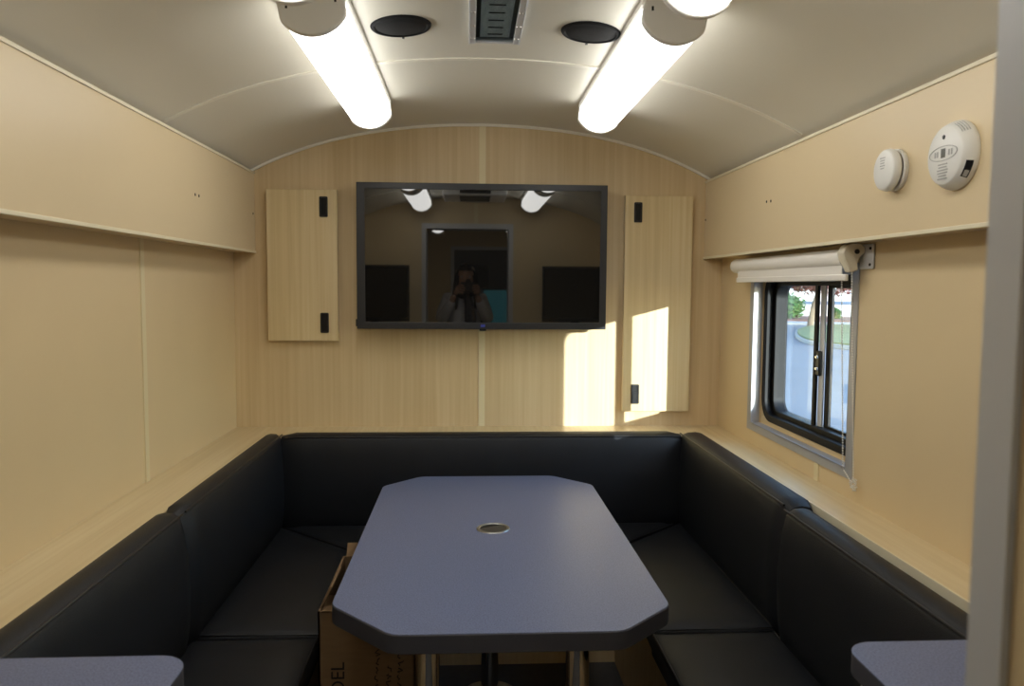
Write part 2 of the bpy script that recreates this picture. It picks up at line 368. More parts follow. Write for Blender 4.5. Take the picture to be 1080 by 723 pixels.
def seat(poly, label, front_edges, z1=SZ, th=.078):
    """poly counter-clockwise; soft top built by insetting"""
    cxm = sum(p[0] for p in poly)/len(poly); cym = sum(p[1] for p in poly)/len(poly)
    t = thing('seat_cushion', (cxm, cym, z1-th), label, 'cushion', 'black seat cushions')
    P = [Vector((*p, 0)) for p in poly]; n = len(P)
    def inset(d):
        out = []
        for i in range(n):
            a, b, c = P[i-1], P[i], P[(i+1) % n]
            e1 = (b-a).normalized(); e2 = (c-b).normalized()
            n1 = Vector((-e1.y, e1.x, 0)); n2 = Vector((-e2.y, e2.x, 0)); m_ = (n1+n2); m_ = m_/(m_.dot(n1))
            out.append(b+m_*d)
        return out
    lv = [(.010, z1-th), (.002, z1-th+.008), (0, z1-th*.6), (0, z1-.016), (.004, z1-.007), (.010, z1-.003), (.03, z1+.003), (.06, z1+.007), (.10, z1+.009)]
    mb = MB(); rings = []
    for d, z in lv:
        pts = inset(d); ring = []
        for i in range(n):
            a, b = pts[i], pts[(i+1) % n]
            for k in range(6): q = a.lerp(b, k/6); ring.append(mb.bm.verts.new((q.x, q.y, z)))
        rings.append(ring)
    N = n*6
    for A, B in zip(rings, rings[1:]):
        for k in range(N): mb.face((A[k], A[(k+1) % N], B[(k+1) % N], B[k]))
    mb.face(rings[0][::-1]); mb.face(rings[-1])
    mb.build('cushion', m_vinyl, t, smooth=True, angle=50)
    q = inset(.004)
    MB().tube([(v.x, v.y, z1-.005) for v in q for _ in (0,)], .003, 8, closed=True).build('piping', m_pipe, t, smooth=True)
xl, xr = -.760, .885
seat([(xl, 3.16), (-.412, 2.835), (.54, 2.835), (xr, 3.16)], 'black seat cushion across the back below the screen', None)
seat([(xl, 2.148), (-.412, 2.148), (-.412, 2.825), (xl, 3.15)], 'black seat cushion on left bench reaching the back corner', None)
seat([(-.765, 1.0), (-.412, 1.0), (-.412, 2.138), (-.765, 2.138)], 'black seat cushion on left bench nearest the camera, beside the cardboard box', None, SZ-.004, .073)
seat([(.528, 2.135), (xr, 2.135), (xr, 3.15), (.552, 2.825)], 'black seat cushion on right bench reaching the back corner', None)
seat([(.522, 1.0), (.880, 1.0), (.880, 2.125), (.522, 2.125)], 'black seat cushion on right bench nearest the camera beside right desk', None, SZ-.004, .073)

# ------------------------------------------------------------------ table
TC = (.078, 2.297)
tb = thing('dinette_table', (TC[0], TC[1], FZ), 'grey octagonal-cornered laminate table on chrome legs in the middle', 'table')
def chamf(hx, hy, c, r=.02, n=4):
    raw = [(-hx, -hy+c+.02), (-hx+c+.01, -hy), (hx-c+.01, -hy), (hx, -hy+c-.012), (hx-.006, hy-c), (hx-c, hy), (-hx+c-.01, hy), (-hx+.003, hy-c)]
    out = []
    N = len(raw)
    for i in range(N):
        a, b, c_ = Vector(raw[i-1]), Vector(raw[i]), Vector(raw[(i+1) % N])
        u = (a-b).normalized()*r*1.2; v = (c_-b).normalized()*r*1.2
        for k in range(n+1):
            t = k/n; out.append(tuple(b+u*(1-t)**2+v*t**2))
    return out
rz = math.radians(0.0); cr, sr = math.cos(rz), math.sin(rz)
cp_ = [(TC[0]+x*cr-y*sr, TC[1]+x*sr+y*cr) for x, y in chamf(.392, .690, .142)]
cpi = [(TC[0]+x*cr-y*sr, TC[1]+x*sr+y*cr) for x, y in chamf(.3905, .6885, .142)]
MB().prism(cpi, 2, .7655, .767).build('tabletop', m_lam, tb)
MB().prism(cp_, 2, .7235, .7656).build('edge_band', m_lamedge, tb, bevel=.002)
for x, y in ((-.098, 1.90), (.278, 1.90), (.078, 2.62)):
    lg_ = MB().tube([(x, y, FZ+.012), (x, y, .717)], .030, 28).build('leg', m_chrome, tb, smooth=True, angle=50)
    MB().lathe([(.055, .7235), (.055, .717), (.034, .712), (.034, .70)], (x, y, 0), (0, 0, 1), 28).build('mounting_collar', m_black, lg_, smooth=True)
    MB().lathe([(.10, 0), (.10, .006), (.05, .014), (.031, .018)], (x, y, FZ), (0, 0, 1), 32).build('foot_plate', m_chrome, lg_, smooth=True)
gx, gy, gz = .078, 2.326, .767
gr = thing('cable_grommet', (gx, gy, gz), 'round silver cable grommet set in the grey tabletop', 'grommet')
MB().lathe([(.041, 0), (.041, .0015), (.043, .0035), (.049, .003), (.051, 0)], (gx, gy, gz), (0, 0, 1), 48).build('rim', m_alu, gr, smooth=True)
disc = [(gx+.041*math.cos(t), gy+.041*math.sin(t)) for t in [math.radians(-175+ 228*k/40) for k in range(41)]]
MB().prism(disc, 2, gz+.0004, gz+.0012).build('cover', mat('grommet_grey', srgb(66, 66, 64), .4, .3), gr)
MB().lathe([(0, .0006), (.041, .0006)], (gx, gy, gz), (0, 0, 1), 32).build('cable_opening', m_hole, gr)

# ------------------------------------------------------------------ desks at the bottom corners
def desk(side, label):
    DZ = .920
    if side < 0: x0, x1 = XL+.003, -.430
    else: x0, x1 = .613, XR-.003
    y0, y1 = YF1+.006, 1.215; r = .05
    t = thing('corner_desk', ((x0+x1)/2, (y0+y1)/2, FZ), label, 'desk', 'grey desks against the partition')
    P = [(x0, y0), (x1, y0)]
    if side < 0: P = [(x0, y0), (x1, y0)]+[(x1-r+r*math.cos(a), y1-r+r*math.sin(a)) for a in [PI/2*k/8 for k in range(9)]]+[(x0, y1)]
    else: P = [(x0, y0), (x1, y0), (x1, y1)]+[(x0+r-r*math.sin(a), y1-r+r*math.cos(a)) for a in [PI/2*k/8 for k in range(9)]]
    MB().prism(P, 2, DZ-.0015, DZ).build('worktop', m_lam, t)
    MB().prism(P, 2, DZ-.036, DZ-.0014).build('edge_band', m_lamedge, t, bevel=.002)
    a, b = (x0+.01, x1-.05) if side < 0 else (x0+.045, x1-.01)
    cb = MB().box(a, b, y0+.01, y1-.30, FZ, DZ-.036).build('cabinet_body', m_maple, t)
    xf = b if side < 0 else a; s_ = 1 if side < 0 else -1
    MB().box(min(xf, xf+.018*s_), max(xf, xf+.018*s_), y0+.03, y1-.32, FZ+.06, DZ-.06).build('cabinet_door', m_door, t, bevel=.002)
    MB().box(min(xf+.018*s_, xf+.024*s_), max(xf+.018*s_, xf+.024*s_), y1-.40, y1-.37, DZ-.2, DZ-.12).build('latch', m_black, t, bevel=.002)
    c0, c1 = (a, a+.025) if side < 0 else (b-.025, b)
    MB().box(x0+.02 if side > 0 else x1-.045, x0+.045 if side > 0 else x1-.02, y1-.31, y1-.03, DZ-.10, DZ-.036).build('support_bracket', m_edge, t, bevel=.004)
desk(-1, 'grey laminate desk with rounded corner at bottom left of the photo')
desk(1, 'grey laminate desk with rounded corner at bottom right of the photo')

# ------------------------------------------------------------------ cardboard box under the table
bx0, bx1, by0, by1, bzt = -.388, -.135, 2.0, 2.42, .655
cbx = thing('cardboard_box', (-.26, 2.2, FZ), 'open brown cardboard box standing on the floor under left side of table', 'box')
th_ = .005; b_ = MB()
b_.box(bx0, bx1, by0, by0+th_, FZ+.001, bzt); b_.box(bx0, bx1, by1-th_, by1, FZ+.001, bzt)
b_.box(bx0, bx0+th_, by0, by1, FZ+.001, bzt); b_.box(bx1-th_, bx1, by0, by1, FZ+.001, bzt); b_.box(bx0, bx1, by0, by1, FZ+.001, FZ+.006)
b_.build('carton', m_card, cbx)
MB().prism([(bx0, bzt), (bx0+.004, bzt), (bx0+.034, bzt+.056), (bx0+.030, bzt+.058)], 1, by0+.02, by0+.17).build('flap', m_card, cbx)
MB().prism([(by1, bzt), (by1-.004, bzt), (by1+.022, bzt+.035), (by1+.026, bzt+.033)], 0, bx0+.01, bx1-.01).build('flap', m_card, cbx)
MB().prism([(by0, bzt), (by0, bzt-.004), (by0+.10, bzt-.002), (by0+.10, bzt+.003)], 0, bx0+.01, bx1-.01).build('flap', m_card, cbx)
fontmesh('MODEL', .050, (bx0+.052, by0-.001, .435), ROT((0, 0, 1), (-1, 0, 0)), m_ink, 'printed_word', cbx)
sq = MB()
for j, xx in enumerate((-.235, -.205, -.175)):
    z = .36
    while z < (.545 if j != 1 else .50):
        h = random.uniform(.012, .02); pts = [(xx+random.uniform(-.008, .008), by0-.001, z+h*k/4) for k in range(5)]
        sq.tube(pts, .0013, 5); z += h+.006
sq.build('scribbled_marks', m_ink, cbx)

# ------------------------------------------------------------------ wall cabinets flanking the screen
def wall_cabinet(x0, x1, z0, z1, lx, label, g='maple access doors on the back wall'):
    t = thing('wall_cabinet', ((x0+x1)/2, YB, z0), label, 'cabinet', g)
    MB().box(x0+.012, x1-.012, 3.385, YB, z0+.012, z1-.012).build('carcass', m_maple, t)
    dr = MB().box(x0, x1, 3.366, 3.385, z0, z1).build('door', m_door, t, bevel=.0015)
    for zc in (z1-.072, z0+.077):
        l = MB().ring(rrect(lx-.0175, lx+.0175, zc-.043, zc+.043, .005, 3), rrect(lx-.012, lx+.012, zc-.037, zc+.037, .003, 3), 1, 3.361, 3.3665).build('latch', m_black, dr)
        mb = MB().box(lx-.012, lx+.012, 3.3645, 3.366, zc-.037, zc+.037); mb.box(lx-.010, lx+.010, 3.3615, 3.3645, zc-.034, zc+.008)
        mb.build('latch_paddle', m_blacksatin, dr)
wall_cabinet(-.848, -.553, 1.264, 1.902, -.6095, 'maple wall cabinet door with two black latches left of the screen')
wall_cabinet(.675, .971, .957, 1.8945, .731, 'tall maple wall cabinet door right of the screen, partly sunlit')

# ------------------------------------------------------------------ the screen
TX0, TX1, TZ0, TZ1, TY = -.4613, .5827, 1.3206, 1.9248, 3.28
tv = thing('wall_television', (.06, TY, TZ0), 'large black flat screen television mounted on the maple back wall', 'television')
O = [(TX0, TZ0), (TX1, TZ0), (TX1, TZ1), (TX0, TZ1)]; I = [(TX0+.034, TZ0+.028), (TX1-.028, TZ0+.028), (TX1-.028, TZ1-.026), (TX0+.034, TZ1-.026)]
MB().ring(O, I, 1, TY, TY+.03).build('bezel', m_bezel, tv, bevel=.002)
MB().box(TX0+.004, TX1-.004, TY+.03, TY+.085, TZ0+.004, TZ1-.004).box(TX0+.02, TX1-.02, TY+.008, TY+.03, TZ0+.02, TZ1-.02).build('housing', m_black, tv)
MB().box(I[0][0]-.002, I[1][0]+.002, TY+.004, TY+.0075, I[0][1]-.002, I[2][1]+.002).build('screen', m_screen, tv)
MB().box(-.14, .26, TY+.085, YB, TZ0+.12, TZ1-.12).build('wall_mount', m_black, tv)
MB().box(.053, .071, TY-.0015, TY+.001, TZ0+.009, TZ0+.020).build('badge', m_led, tv)
MB().box(.048, .076, TY+.004, TY+.02, TZ0-.007, TZ0+.001).build('sensor_lip', m_black, tv)
MB().box(TX0-.006, TX0+.001, TY+.006, TY+.022, TZ0+.01, TZ0+.04).build('side_knob', m_black, tv, bevel=.002)

# ------------------------------------------------------------------ ceiling lamps
def lamp(xc, y0, y1, label, slots=True, bias=0):
    """shallow wrap-around fixture lying against the vault, running along Y"""
    zc = cz(xc); d = xc-XC; sl = -(.32*d+.24*d**3); a = math.atan(sl)
    T = Vector((math.cos(a), 0, math.sin(a))); N = Vector((math.sin(a), 0, -math.cos(a)))    # N points down
    o = Vector((xc, 0, zc))-N*0.002
    t = thing('fluorescent_ceiling_lamp', (xc, (y0+y1)/2, zc), label, 'lamp', 'fluorescent lamps on the ceiling')
    def pt(u, h): q = o+T*u+N*h; return (q.x, q.z)
    W, Hh = .072, .099
    prof = []
    for k in range(21):
        f = PI*k/20; prof.append((-W*math.cos(f), .022+(.034*min(1, math.sin(f)/.22)**.6)+(Hh-.056)*math.sin(f)**1.5))
    MB().prism([pt(-W-.006, 0), pt(-W-.006, .020), pt(-W, .024), pt(W, .024), pt(W+.006, .020), pt(W+.006, 0)], 1, y0+.012, y1-.012).build('base_tray', m_offwhite, t)
    MB().prism([pt(u, h) for u, h in prof], 1, y0+.018, y1-.018).build('diffuser', m_lens, t, smooth=True, angle=70)
    capm = [(-W-.004, .0)]+[(u*1.045, h+.004) for u, h in prof]+[(W+.004, 0)]
    for ya, yb, side in ((y0, y0+.022, -1), (y1-.022, y1, 1)):
        c = MB().prism([pt(u, h) for u, h in capm], 1, ya, yb).build('end_cap', m_offwhite, t, bevel=.003)
        if slots:
            for u in (-.055, .055):
                s_ = MB(); q = pt(u, .034); yy = ya-.0008 if side < 0 else yb+.0008
                s_.box(q[0]-.0025, q[0]+.0025, min(yy, yy+.001), max(yy, yy+.001), q[1]-.005, q[1]+.005)
                s_.build('screw_slot', m_hole, c)
lamp(-.358, 1.82, 2.90, 'lit fluorescent lamp on left side of ceiling, nearer the back wall')
lamp(.480, 1.82, 2.900, 'lit fluorescent lamp on right side of ceiling, nearer the back wall')
lamp(-.358, .55, 1.645, 'lit fluorescent lamp cut off at top left of photo, nearer the camera')
lamp(.480, .58, 1.665, 'lit fluorescent lamp cut off at top right of photo, nearer the camera')
lamp(-.33, -1.95, -.9, 'lit fluorescent lamp in the rear compartment seen mirrored in screen')
lamp(.48, -1.95, -.9, 'unseen fluorescent lamp added at right of the rear compartment to brighten the door casing')  # added fill lamp, hidden from view, lifts the light on the doorway casing

# ------------------------------------------------------------------ ceiling speakers
def speaker(x, y, label):
    z = cz(x); d = x-XC; a = math.atan(-(.32*d)); N = Vector((math.sin(a), 0, -math.cos(a)))
    t = thing('ceiling_speaker', (x, y, z), label, 'speaker', 'ceiling speakers')
    MB().lathe([(.080, -.004), (.080, .003), (.077, .007), (.070, .008), (.066, .004)], (x, y, z), N, 48).build('rim', m_grille, t, smooth=True)
    MB().lathe([(.067, 0), (.066, .0055), (.05, .0085), (.02, .0100), (0, .0102)], (x, y, z), N, 48).build('grille', m_grille, t, smooth=True)
    MB().box(x-.003, x+.003, y+.068, y+.082, z-.010, z).build('screw', m_black, t)
speaker(-.178, 2.118, 'round black ceiling speaker beside the left lamp')
speaker(.325, 2.124, 'round black ceiling speaker beside the right lamp')

# ------------------------------------------------------------------ central ceiling light trough
vx0, vx1, vy0, vy1 = .000, .140, 1.45, 2.215; vz = 2.19
v = thing('ceiling_channel', (.07, 1.8, vz), 'long aluminium framed channel with clear cover at centre of ceiling', 'ceiling light')
for x0, x1, xe in ((vx0, vx0+.018, vx0), (vx1-.018, vx1, vx1)):
    s_ = 1 if xe == vx0 else -1
    MB().box(x0, x1, vy0, vy1, vz-.022, vz-.016).box(min(xe, xe+.003*s_), max(xe, xe+.003*s_), vy0, vy1, vz-.024, vz+.003).build('side_rail', m_alupaint, v, bevel=.0008)
    y = vy1-.05
    while y > vy0:
        for dx in (.004, .013): MB().lathe([(0, .0015), (.002, .001), (.0025, 0)], (x0+dx, y, vz-.022), (0, 0, -1), 8).build('rivet', m_chrome, v)
        y -= .10
MB().box(vx0, vx1, vy1-.004, vy1, vz-.020, vz+.002).build('end_plate', m_alupaint, v)
MB().box(vx0, vx1, vy0, vy0+.004, vz-.02, vz+.002).build('end_plate', m_alupaint, v)
MB().box(vx0+.018, vx1-.018, vy0+.004, vy1-.004, vz-.006, vz+.001).build('recess', m_black, v)
MB().box(vx0+.030, vx1-.030, vy0+.03, vy1-.03, vz-.012, vz-.006).build('light_board', mat('board_grey', srgb(232, 236, 240), .5, var=.2, vscale=(60, 12, 20)), v)
y = vy1-.06
while y > vy0+.05: MB().box(.050, .090, y, y+.006, vz-.0135, vz-.012).build('contact_strip', m_kick, v); y -= .055
cv = MB().box(vx0+.010, vx1-.010, vy0+.006, vy1-.006, vz-.0165, vz-.015); cv.build('clear_cover', mg, v)

# ceiling air vent near the partition, seen mirrored in the screen
ac = thing('ceiling_air_vent', (.05, .9, 2.18), 'white ceiling air vent with dark grille seen mirrored in screen', 'air vent')
MB().box(-.18, .27, .62, 1.10, 2.13, 2.188).build('housing', m_white, ac, bevel=.01)
g = MB()
for i in range(7): g.box(-.06, .155, .70+i*.05, .725+i*.05, 2.127, 2.131)
g.box(-.06, .155, 1.099, 1.102, 2.140, 2.165)
g.build('grille', m_black, ac)

# ------------------------------------------------------------------ alarms on the right fascia
xf = 1.035
sm = thing('smoke_alarm', (xf, 1.856, 1.772), 'small round white smoke alarm on the right overhead panel', 'alarm')
c = (xf, 1.856, 1.786)
MB().lathe([(0, 0), (.048, 0), (.050, .003), (.050, .010), (.046, .012)], c, (-1, 0, 0), 48).build('mounting_plate', m_white, sm, smooth=True)
MB().lathe([(.040, .010), (.042, .014), (.049, .018), (.051, .024), (.048, .034), (.044, .037), (.02, .039), (0, .039)], c, (-1, 0, 0), 48).build('body', m_white, sm, smooth=True)
pr = MB()
for i, wd in enumerate((.012, .010, .009, .011, .008)): pr.box(xf-.0396, xf-.0390, 1.856-wd, 1.856+wd, 1.813-i*.0062, 1.8155-i*.0062)
pr.build('embossed_print', m_text, sm)
co = thing('carbon_monoxide_alarm', (xf, 1.608, 1.775), 'large white round alarm with grey display next to the smaller alarm', 'alarm')
c = (xf, 1.620, 1.7826)
MB().lathe([(0, 0), (.071, 0), (.073, .004), (.072, .010), (.069, .018), (.062, .030), (.058, .033), (.02, .035), (0, .035)], c, (-1, 0, 0), 56).build('body', m_white, co, smooth=True)
x_ = xf-.0352
MB().box(x_-.0004, x_+.001, 1.612, 1.627, 1.777, 1.796).build('display', m_lcd, co)
MB().tube([(x_, c[1]+.048*math.cos(t), 1.786+.015*math.sin(t)) for t in [2*PI*k/36 for k in range(36)]], .0008, 6, closed=True).build('panel_outline', m_text, co)
MB().lathe([(0, .0012), (.0042, .001), (.005, 0)], (x_+.0004, 1.620, 1.820), (-1, 0, 0), 14).build('indicator', m_black, co)
pr = MB()
for dy in (.020, .028, -.020, -.029): pr.box(x_-.0003, x_, 1.619+dy-.0028, 1.619+dy+.0028, 1.780, 1.792)
for i, (a, wd) in enumerate(((0, .016), (0, .014), (0, .018), (0, .017), (0, .013), (0, .016))): pr.box(x_-.0003, x_+.0006, 1.620-wd, 1.620+wd, 1.762-i*.006, 1.7645-i*.006)
pr.build('printed_text', m_text, co)
# side label and vents, lying on the sloping rim
def rim(ang, r, h): return Vector((xf-h, c[1]+r*math.cos(ang), c[2]+r*math.sin(ang)))
lb = MB(); A0, A1 = math.radians(-163), math.radians(-132); n = 6
rows = []
for k in range(n+1):
    t = A0+(A1-A0)*k/n; rows.append([lb.bm.verts.new(rim(t, .0722, .012)), lb.bm.verts.new(rim(t, .0665, .0245))])
for k in range(n): lb.face((rows[k][0], rows[k+1][0], rows[k+1][1], rows[k][1]))
lb.build('side_label', m_black, co)
lb = MB(); rows = []
for k in range(4):
    t = math.radians(-146+12*k/3); rows.append([lb.bm.verts.new(rim(t, .0718, .0145)), lb.bm.verts.new(rim(t, .0682, .0222))])
for k in range(3): lb.face((rows[k][0], rows[k+1][0], rows[k+1][1], rows[k][1]))
lb.build('label_window', m_text, co)
vt = MB()
for j in range(4):
    t0 = math.radians(128-0); pts = [rim(math.radians(112+6*k), .0715-.0022*j, .014+.0045*j) for k in range(6)]
    vt.tube(pts, .0008, 5)
vt.build('vent_slot', m_text, co)

# ------------------------------------------------------------------ roller blind
bl = thing('roller_blind', (1.08, 2.6, 1.58), 'cream roller blind rolled up at the top of the window', 'blind')
bxc, bzc, by0_, by1_ = 1.078, 1.587, 2.175, 3.095
MB().tube([(bxc, by0_, bzc), (bxc, by1_, bzc)], .0275, 32).build('fabric_roll', m_fabric, bl, smooth=True, angle=50)
MB().lathe([(0, .012), (.022, .010), (.028, .002), (.028, 0)], (bxc, by1_, bzc), (0, 1, 0), 32).build('end_plug', m_white, bl, smooth=True)
MB().box(1.0605, 1.0625, by0_, by1_-.06, 1.535, 1.592).build('hanging_fabric', m_fabric, bl)
MB().box(1.056, 1.067, by0_-.03, by1_-.055, 1.522, 1.541).build('bottom_rail', m_fabric, bl, bevel=.003)
br = [(1.050, 1.617), (1.066, 1.628), (1.092, 1.627), (1.108, 1.617), (1.108, 1.600), (1.094, 1.590), (1.086, 1.572), (1.090, 1.552), (1.068, 1.545), (1.062, 1.560), (1.048, 1.580), (1.043, 1.600)]
MB().prism(br, 1, 2.135, 2.172).build('chain_drive', m_blindplastic, bl, bevel=.004)
MB().lathe([(.007, -.001), (.007, .002), (0, .002)], (1.083, 2.135, 1.604), (0, -1, 0), 16).build('pivot', m_black, bl)
MB().box(1.108, 1.1145, 2.095, 2.17, 1.555, 1.625).build('wall_bracket', m_alupaint, bl, bevel=.003)
MB().box(1.085, 1.1145, 3.085, 3.09, 1.56, 1.615).build('wall_bracket', m_alupaint, bl)
for z in (1.567, 1.612): MB().lathe([(.004, 0), (.004, .003), (0, .004)], (1.108, 2.108, z), (-1, 0, 0), 10).build('screw', m_black, bl)
# bead chain: two strands meeting at a little tensioner low on the wall
def strand(a, b, sag=0): 
    n = int((Vector(a)-Vector(b)).length/.0075); return [Vector(a).lerp(Vector(b), k/n)+Vector((0, 0, 0)) for k in range(n+1)]
ch = MB(); tie = Vector((1.1, 2.140, .950))
for pt_ in strand((1.075, 2.205, 1.55), (1.098, 2.20, .975))+strand((1.098, 2.20, .975), (1.10, 2.150, .945))+strand((1.075, 2.145, 1.55), (1.10, 2.140, .955)):
    bmesh.ops.create_icosphere(ch.bm, subdivisions=1, radius=.0027, matrix=Matrix.Translation(pt_))
ch.tube([(1.075, 2.205, 1.55), (1.098, 2.20, .975), (1.10, 2.15, .945)], .0007, 5); ch.tube([(1.075, 2.145, 1.55), (1.10, 2.14, .955)], .0007, 5)
ch.build('bead_chain', m_white, bl, smooth=True)
cc = MB()
for k in range(60):                              # spare chain bunched at the bottom
    t = k*.55; r = .011+.004*math.sin(k*1.7)
    bmesh.ops.create_icosphere(cc.bm, subdivisions=1, radius=.0024, matrix=Matrix.Translation((1.1+.004*math.sin(k), 2.139+r*math.cos(t), .943+r*1.25*math.sin(t))))
cc.build('chain_bundle', m_white, bl, smooth=True)

# ------------------------------------------------------------------ behind the camera: two monitors on the desks, rear compartment
def monitor(x0, x1, label):
    t = thing('desk_monitor', ((x0+x1)/2, .62, .92), label, 'monitor', 'monitors on the desks')
    zb, zt = 1.235, 1.655; xm = (x0+x1)/2
    MB().ring([(x0, zb), (x1, zb), (x1, zt), (x0, zt)], [(x0+.018, zb+.03), (x1-.018, zb+.03), (x1-.018, zt-.018), (x0+.018, zt-.018)], 1, .645, .675).build('bezel', m_black, t, bevel=.003)
    MB().box(x0+.004, x1-.004, .60, .65, zb+.004, zt-.004).build('housing', m_black, t, bevel=.006)
    MB().box(x0+.016, x1-.016, .665, .671, zb+.028, zt-.016).build('screen', m_screen2, t)
    MB().box(xm-.03, xm+.03, .585, .615, .935, zb+.15).build('stand_neck', m_black, t, bevel=.004)
    MB().prism(rrect(xm-.13, xm+.13, .55, .75, .04), 2, .9205, .935).build('stand_base', m_black, t, bevel=.003)
monitor(-.97, -.44, 'black monitor on the left desk, seen mirrored in the screen')
monitor(.56, 1.08, 'black monitor on the right desk, seen mirrored in the screen')
d2 = tag(bpy.data.objects.new('door_1', None), kind='structure'); COL.objects.link(d2); d2.location = (.1, YR, FZ)
MB().box(-.17, .50, YR, YR+.035, FZ, 1.94).build('door_leaf', mat('dark_grey_door', srgb(78, 80, 82), .5), d2, bevel=.003)
MB().box(-.21, -.17, YR, YR+.045, FZ, 1.98).box(.50, .54, YR, YR+.045, FZ, 1.98).box(-.17, .50, YR, YR+.045, 1.94, 1.98).build('door_frame', m_alupaint, d2)
MB().box(.04, .25, YR+.034, YR+.039, 1.48, 1.76).build('door_window', m_screen, d2)
MB().box(-.12, -.09, YR+.035, YR+.08, 1.0, 1.14).build('door_handle', m_chrome, d2, bevel=.005)
ct = thing('side_counter', (.75, -1.8, FZ), 'grey topped counter in the rear compartment behind the photographer', 'counter')
MB().box(.16, XR-.01, -2.3, -1.3, .905, .94).build('worktop', m_lam, ct, bevel=.003)
MB().box(.22, XR-.01, -2.28, -1.33, FZ, .905).build('cabinet', m_maple, ct)
tm = thing('lit_monitor', (.42, -1.7, .94), 'lit teal computer screen on the rear counter, mirrored in television', 'monitor')
MB().box(.15, .62, -1.72, -1.69, 1.09, 1.475).build('housing', m_black, tm, bevel=.004)
MB().box(.165, .605, -1.690, -1.686, 1.105, 1.46).build('screen', mat('lit_screen', srgb(30, 80, 90), .4, emit=srgb(90, 190, 200), estr=.35), tm)
MB().box(.35, .42, -1.75, -1.72, .955, 1.2).build('stand_neck', m_black, tm)
MB().box(.27, .50, -1.82, -1.62, .9405, .955).build('stand_base', m_black, tm, bevel=.004)

# ------------------------------------------------------------------ photographer, seen mirrored in the television
def skin(name, verts, edges, radii, m, parent, root=0, sub=2):
    off = Vector((0, 0, 0)); p = parent
    while p is not None: off += p.location; p = p.parent
    me = bpy.data.meshes.new(name); me.from_pydata([tuple(Vector(v)-off) for v in verts], edges, []); me.materials.append(m)
    o = bpy.data.objects.new(name, me); COL.objects.link(o); o.parent = parent
    sk = o.modifiers.new('skin', 'SKIN'); sk.use_smooth_shade = True
    ss = o.modifiers.new('sub', 'SUBSURF'); ss.levels = sub; ss.render_levels = sub
    for i, r in enumerate(radii):
        d = me.skin_vertices[0].data[i]; d.radius = r if isinstance(r, tuple) else (r, r); d.use_root = (i == root)
    return o
m_skin = mat('skin', srgb(205, 160, 132), .5, var=.03, vscale=(20, 20, 20)); m_jacket = mat('grey_puffer', srgb(226, 226, 232), .55, bump=.5, bscale=25)
m_jean = mat('dark_trousers', srgb(40, 42, 54), .8); m_hair = mat('dark_brown_hair', srgb(40, 27, 20), .45, var=.3, vscale=(120, 120, 8)); m_scarf = mat('patterned_scarf', srgb(64, 62, 70), .9, var=.7, vscale=(45, 45, 45))
m_shoe = mat('black_shoe', srgb(24, 24, 26), .5)
PX, PY = -.03, -.235
per = thing('person', (PX, PY, FZ), 'person in pale grey puffer jacket holding a camera up to the face', 'person')
F_ = FZ
V = [(PX, PY-.03, .98),                                                     # 0 pelvis
     (PX, PY-.03, 1.10), (PX, PY-.03, 1.24), (PX, PY-.03, 1.36),             # 1-3 spine
     (PX, PY-.01, 1.44), (PX, PY+.005, 1.49),                                # 4 neck,5 neck top
     (PX-.09, PY-.03, .90), (PX-.10, PY-.02, .54), (PX-.11, PY-.05, .17), (PX-.11, PY+.06, .115), (PX-.115, PY+.11, .11),   # left leg 6-10
     (PX+.09, PY-.03, .90), (PX+.10, PY-.02, .54), (PX+.11, PY-.05, .17), (PX+.11, PY+.06, .115), (PX+.115, PY+.11, .11),   # right leg 11-15
     (PX-.15, PY-.03, 1.385), (PX-.205, PY+.05, 1.20), (PX-.10, PY+.15, 1.385), (PX-.085, PY+.165, 1.43),           # arm 16-19
     (PX+.15, PY-.03, 1.385), (PX+.205, PY+.05, 1.20), (PX+.12, PY+.15, 1.385), (PX+.105, PY+.165, 1.43)]           # arm 20-23
E_ = [(0, 1), (1, 2), (2, 3), (3, 4), (4, 5), (0, 6), (6, 7), (7, 8), (8, 9), (9, 10), (0, 11), (11, 12), (12, 13), (13, 14), (14, 15), (3, 16), (16, 17), (17, 18), (18, 19), (3, 20), (20, 21), (21, 22), (22, 23)]
Rr = [(.13, .095), (.11, .085), (.12, .09), (.12, .085), (.05, .05), (.048, .048)]+[.08, .055, .036, .032, .025]*2+[.05, .038, .027, .024]*2
body = skin('body', V, E_, Rr, m_skin, per)
jk = [0, 1, 2, 3, 4, 16, 17, 18, 20, 21, 22]
idx = {k: i for i, k in enumerate(jk)}
Vj = [Vector(V[k]) for k in jk]; Vj[0] = Vector((PX, PY-.03, .84)); Vj[4] = Vector((PX, PY-.012, 1.425))
Ej = [(idx[a], idx[b]) for a, b in E_ if a in idx and b in idx]
skin('jacket', Vj, Ej, [(.180, .145), (.155, .125), (.152, .118), (.15, .11), (.07, .07), .068, .060, .044, .068, .060, .044], m_jacket, per)
tk = [0, 6, 7, 8, 11, 12, 13]; idx = {k: i for i, k in enumerate(tk)}
skin('trousers', [V[k] for k in tk], [(idx[a], idx[b]) for a, b in E_ if a in idx and b in idx], [(.145, .11), .095, .070, .055, .095, .070, .055], m_jean, per)
for s_ in (-1, 1):
    skin('shoe', [(PX+s_*.11, PY-.085, .118), (PX+s_*.112, PY, .122), (PX+s_*.115, PY+.10, .112), (PX+s_*.117, PY+.15, .108)], [(0, 1), (1, 2), (2, 3)], [.036, .042, .034, .026], m_shoe, per)
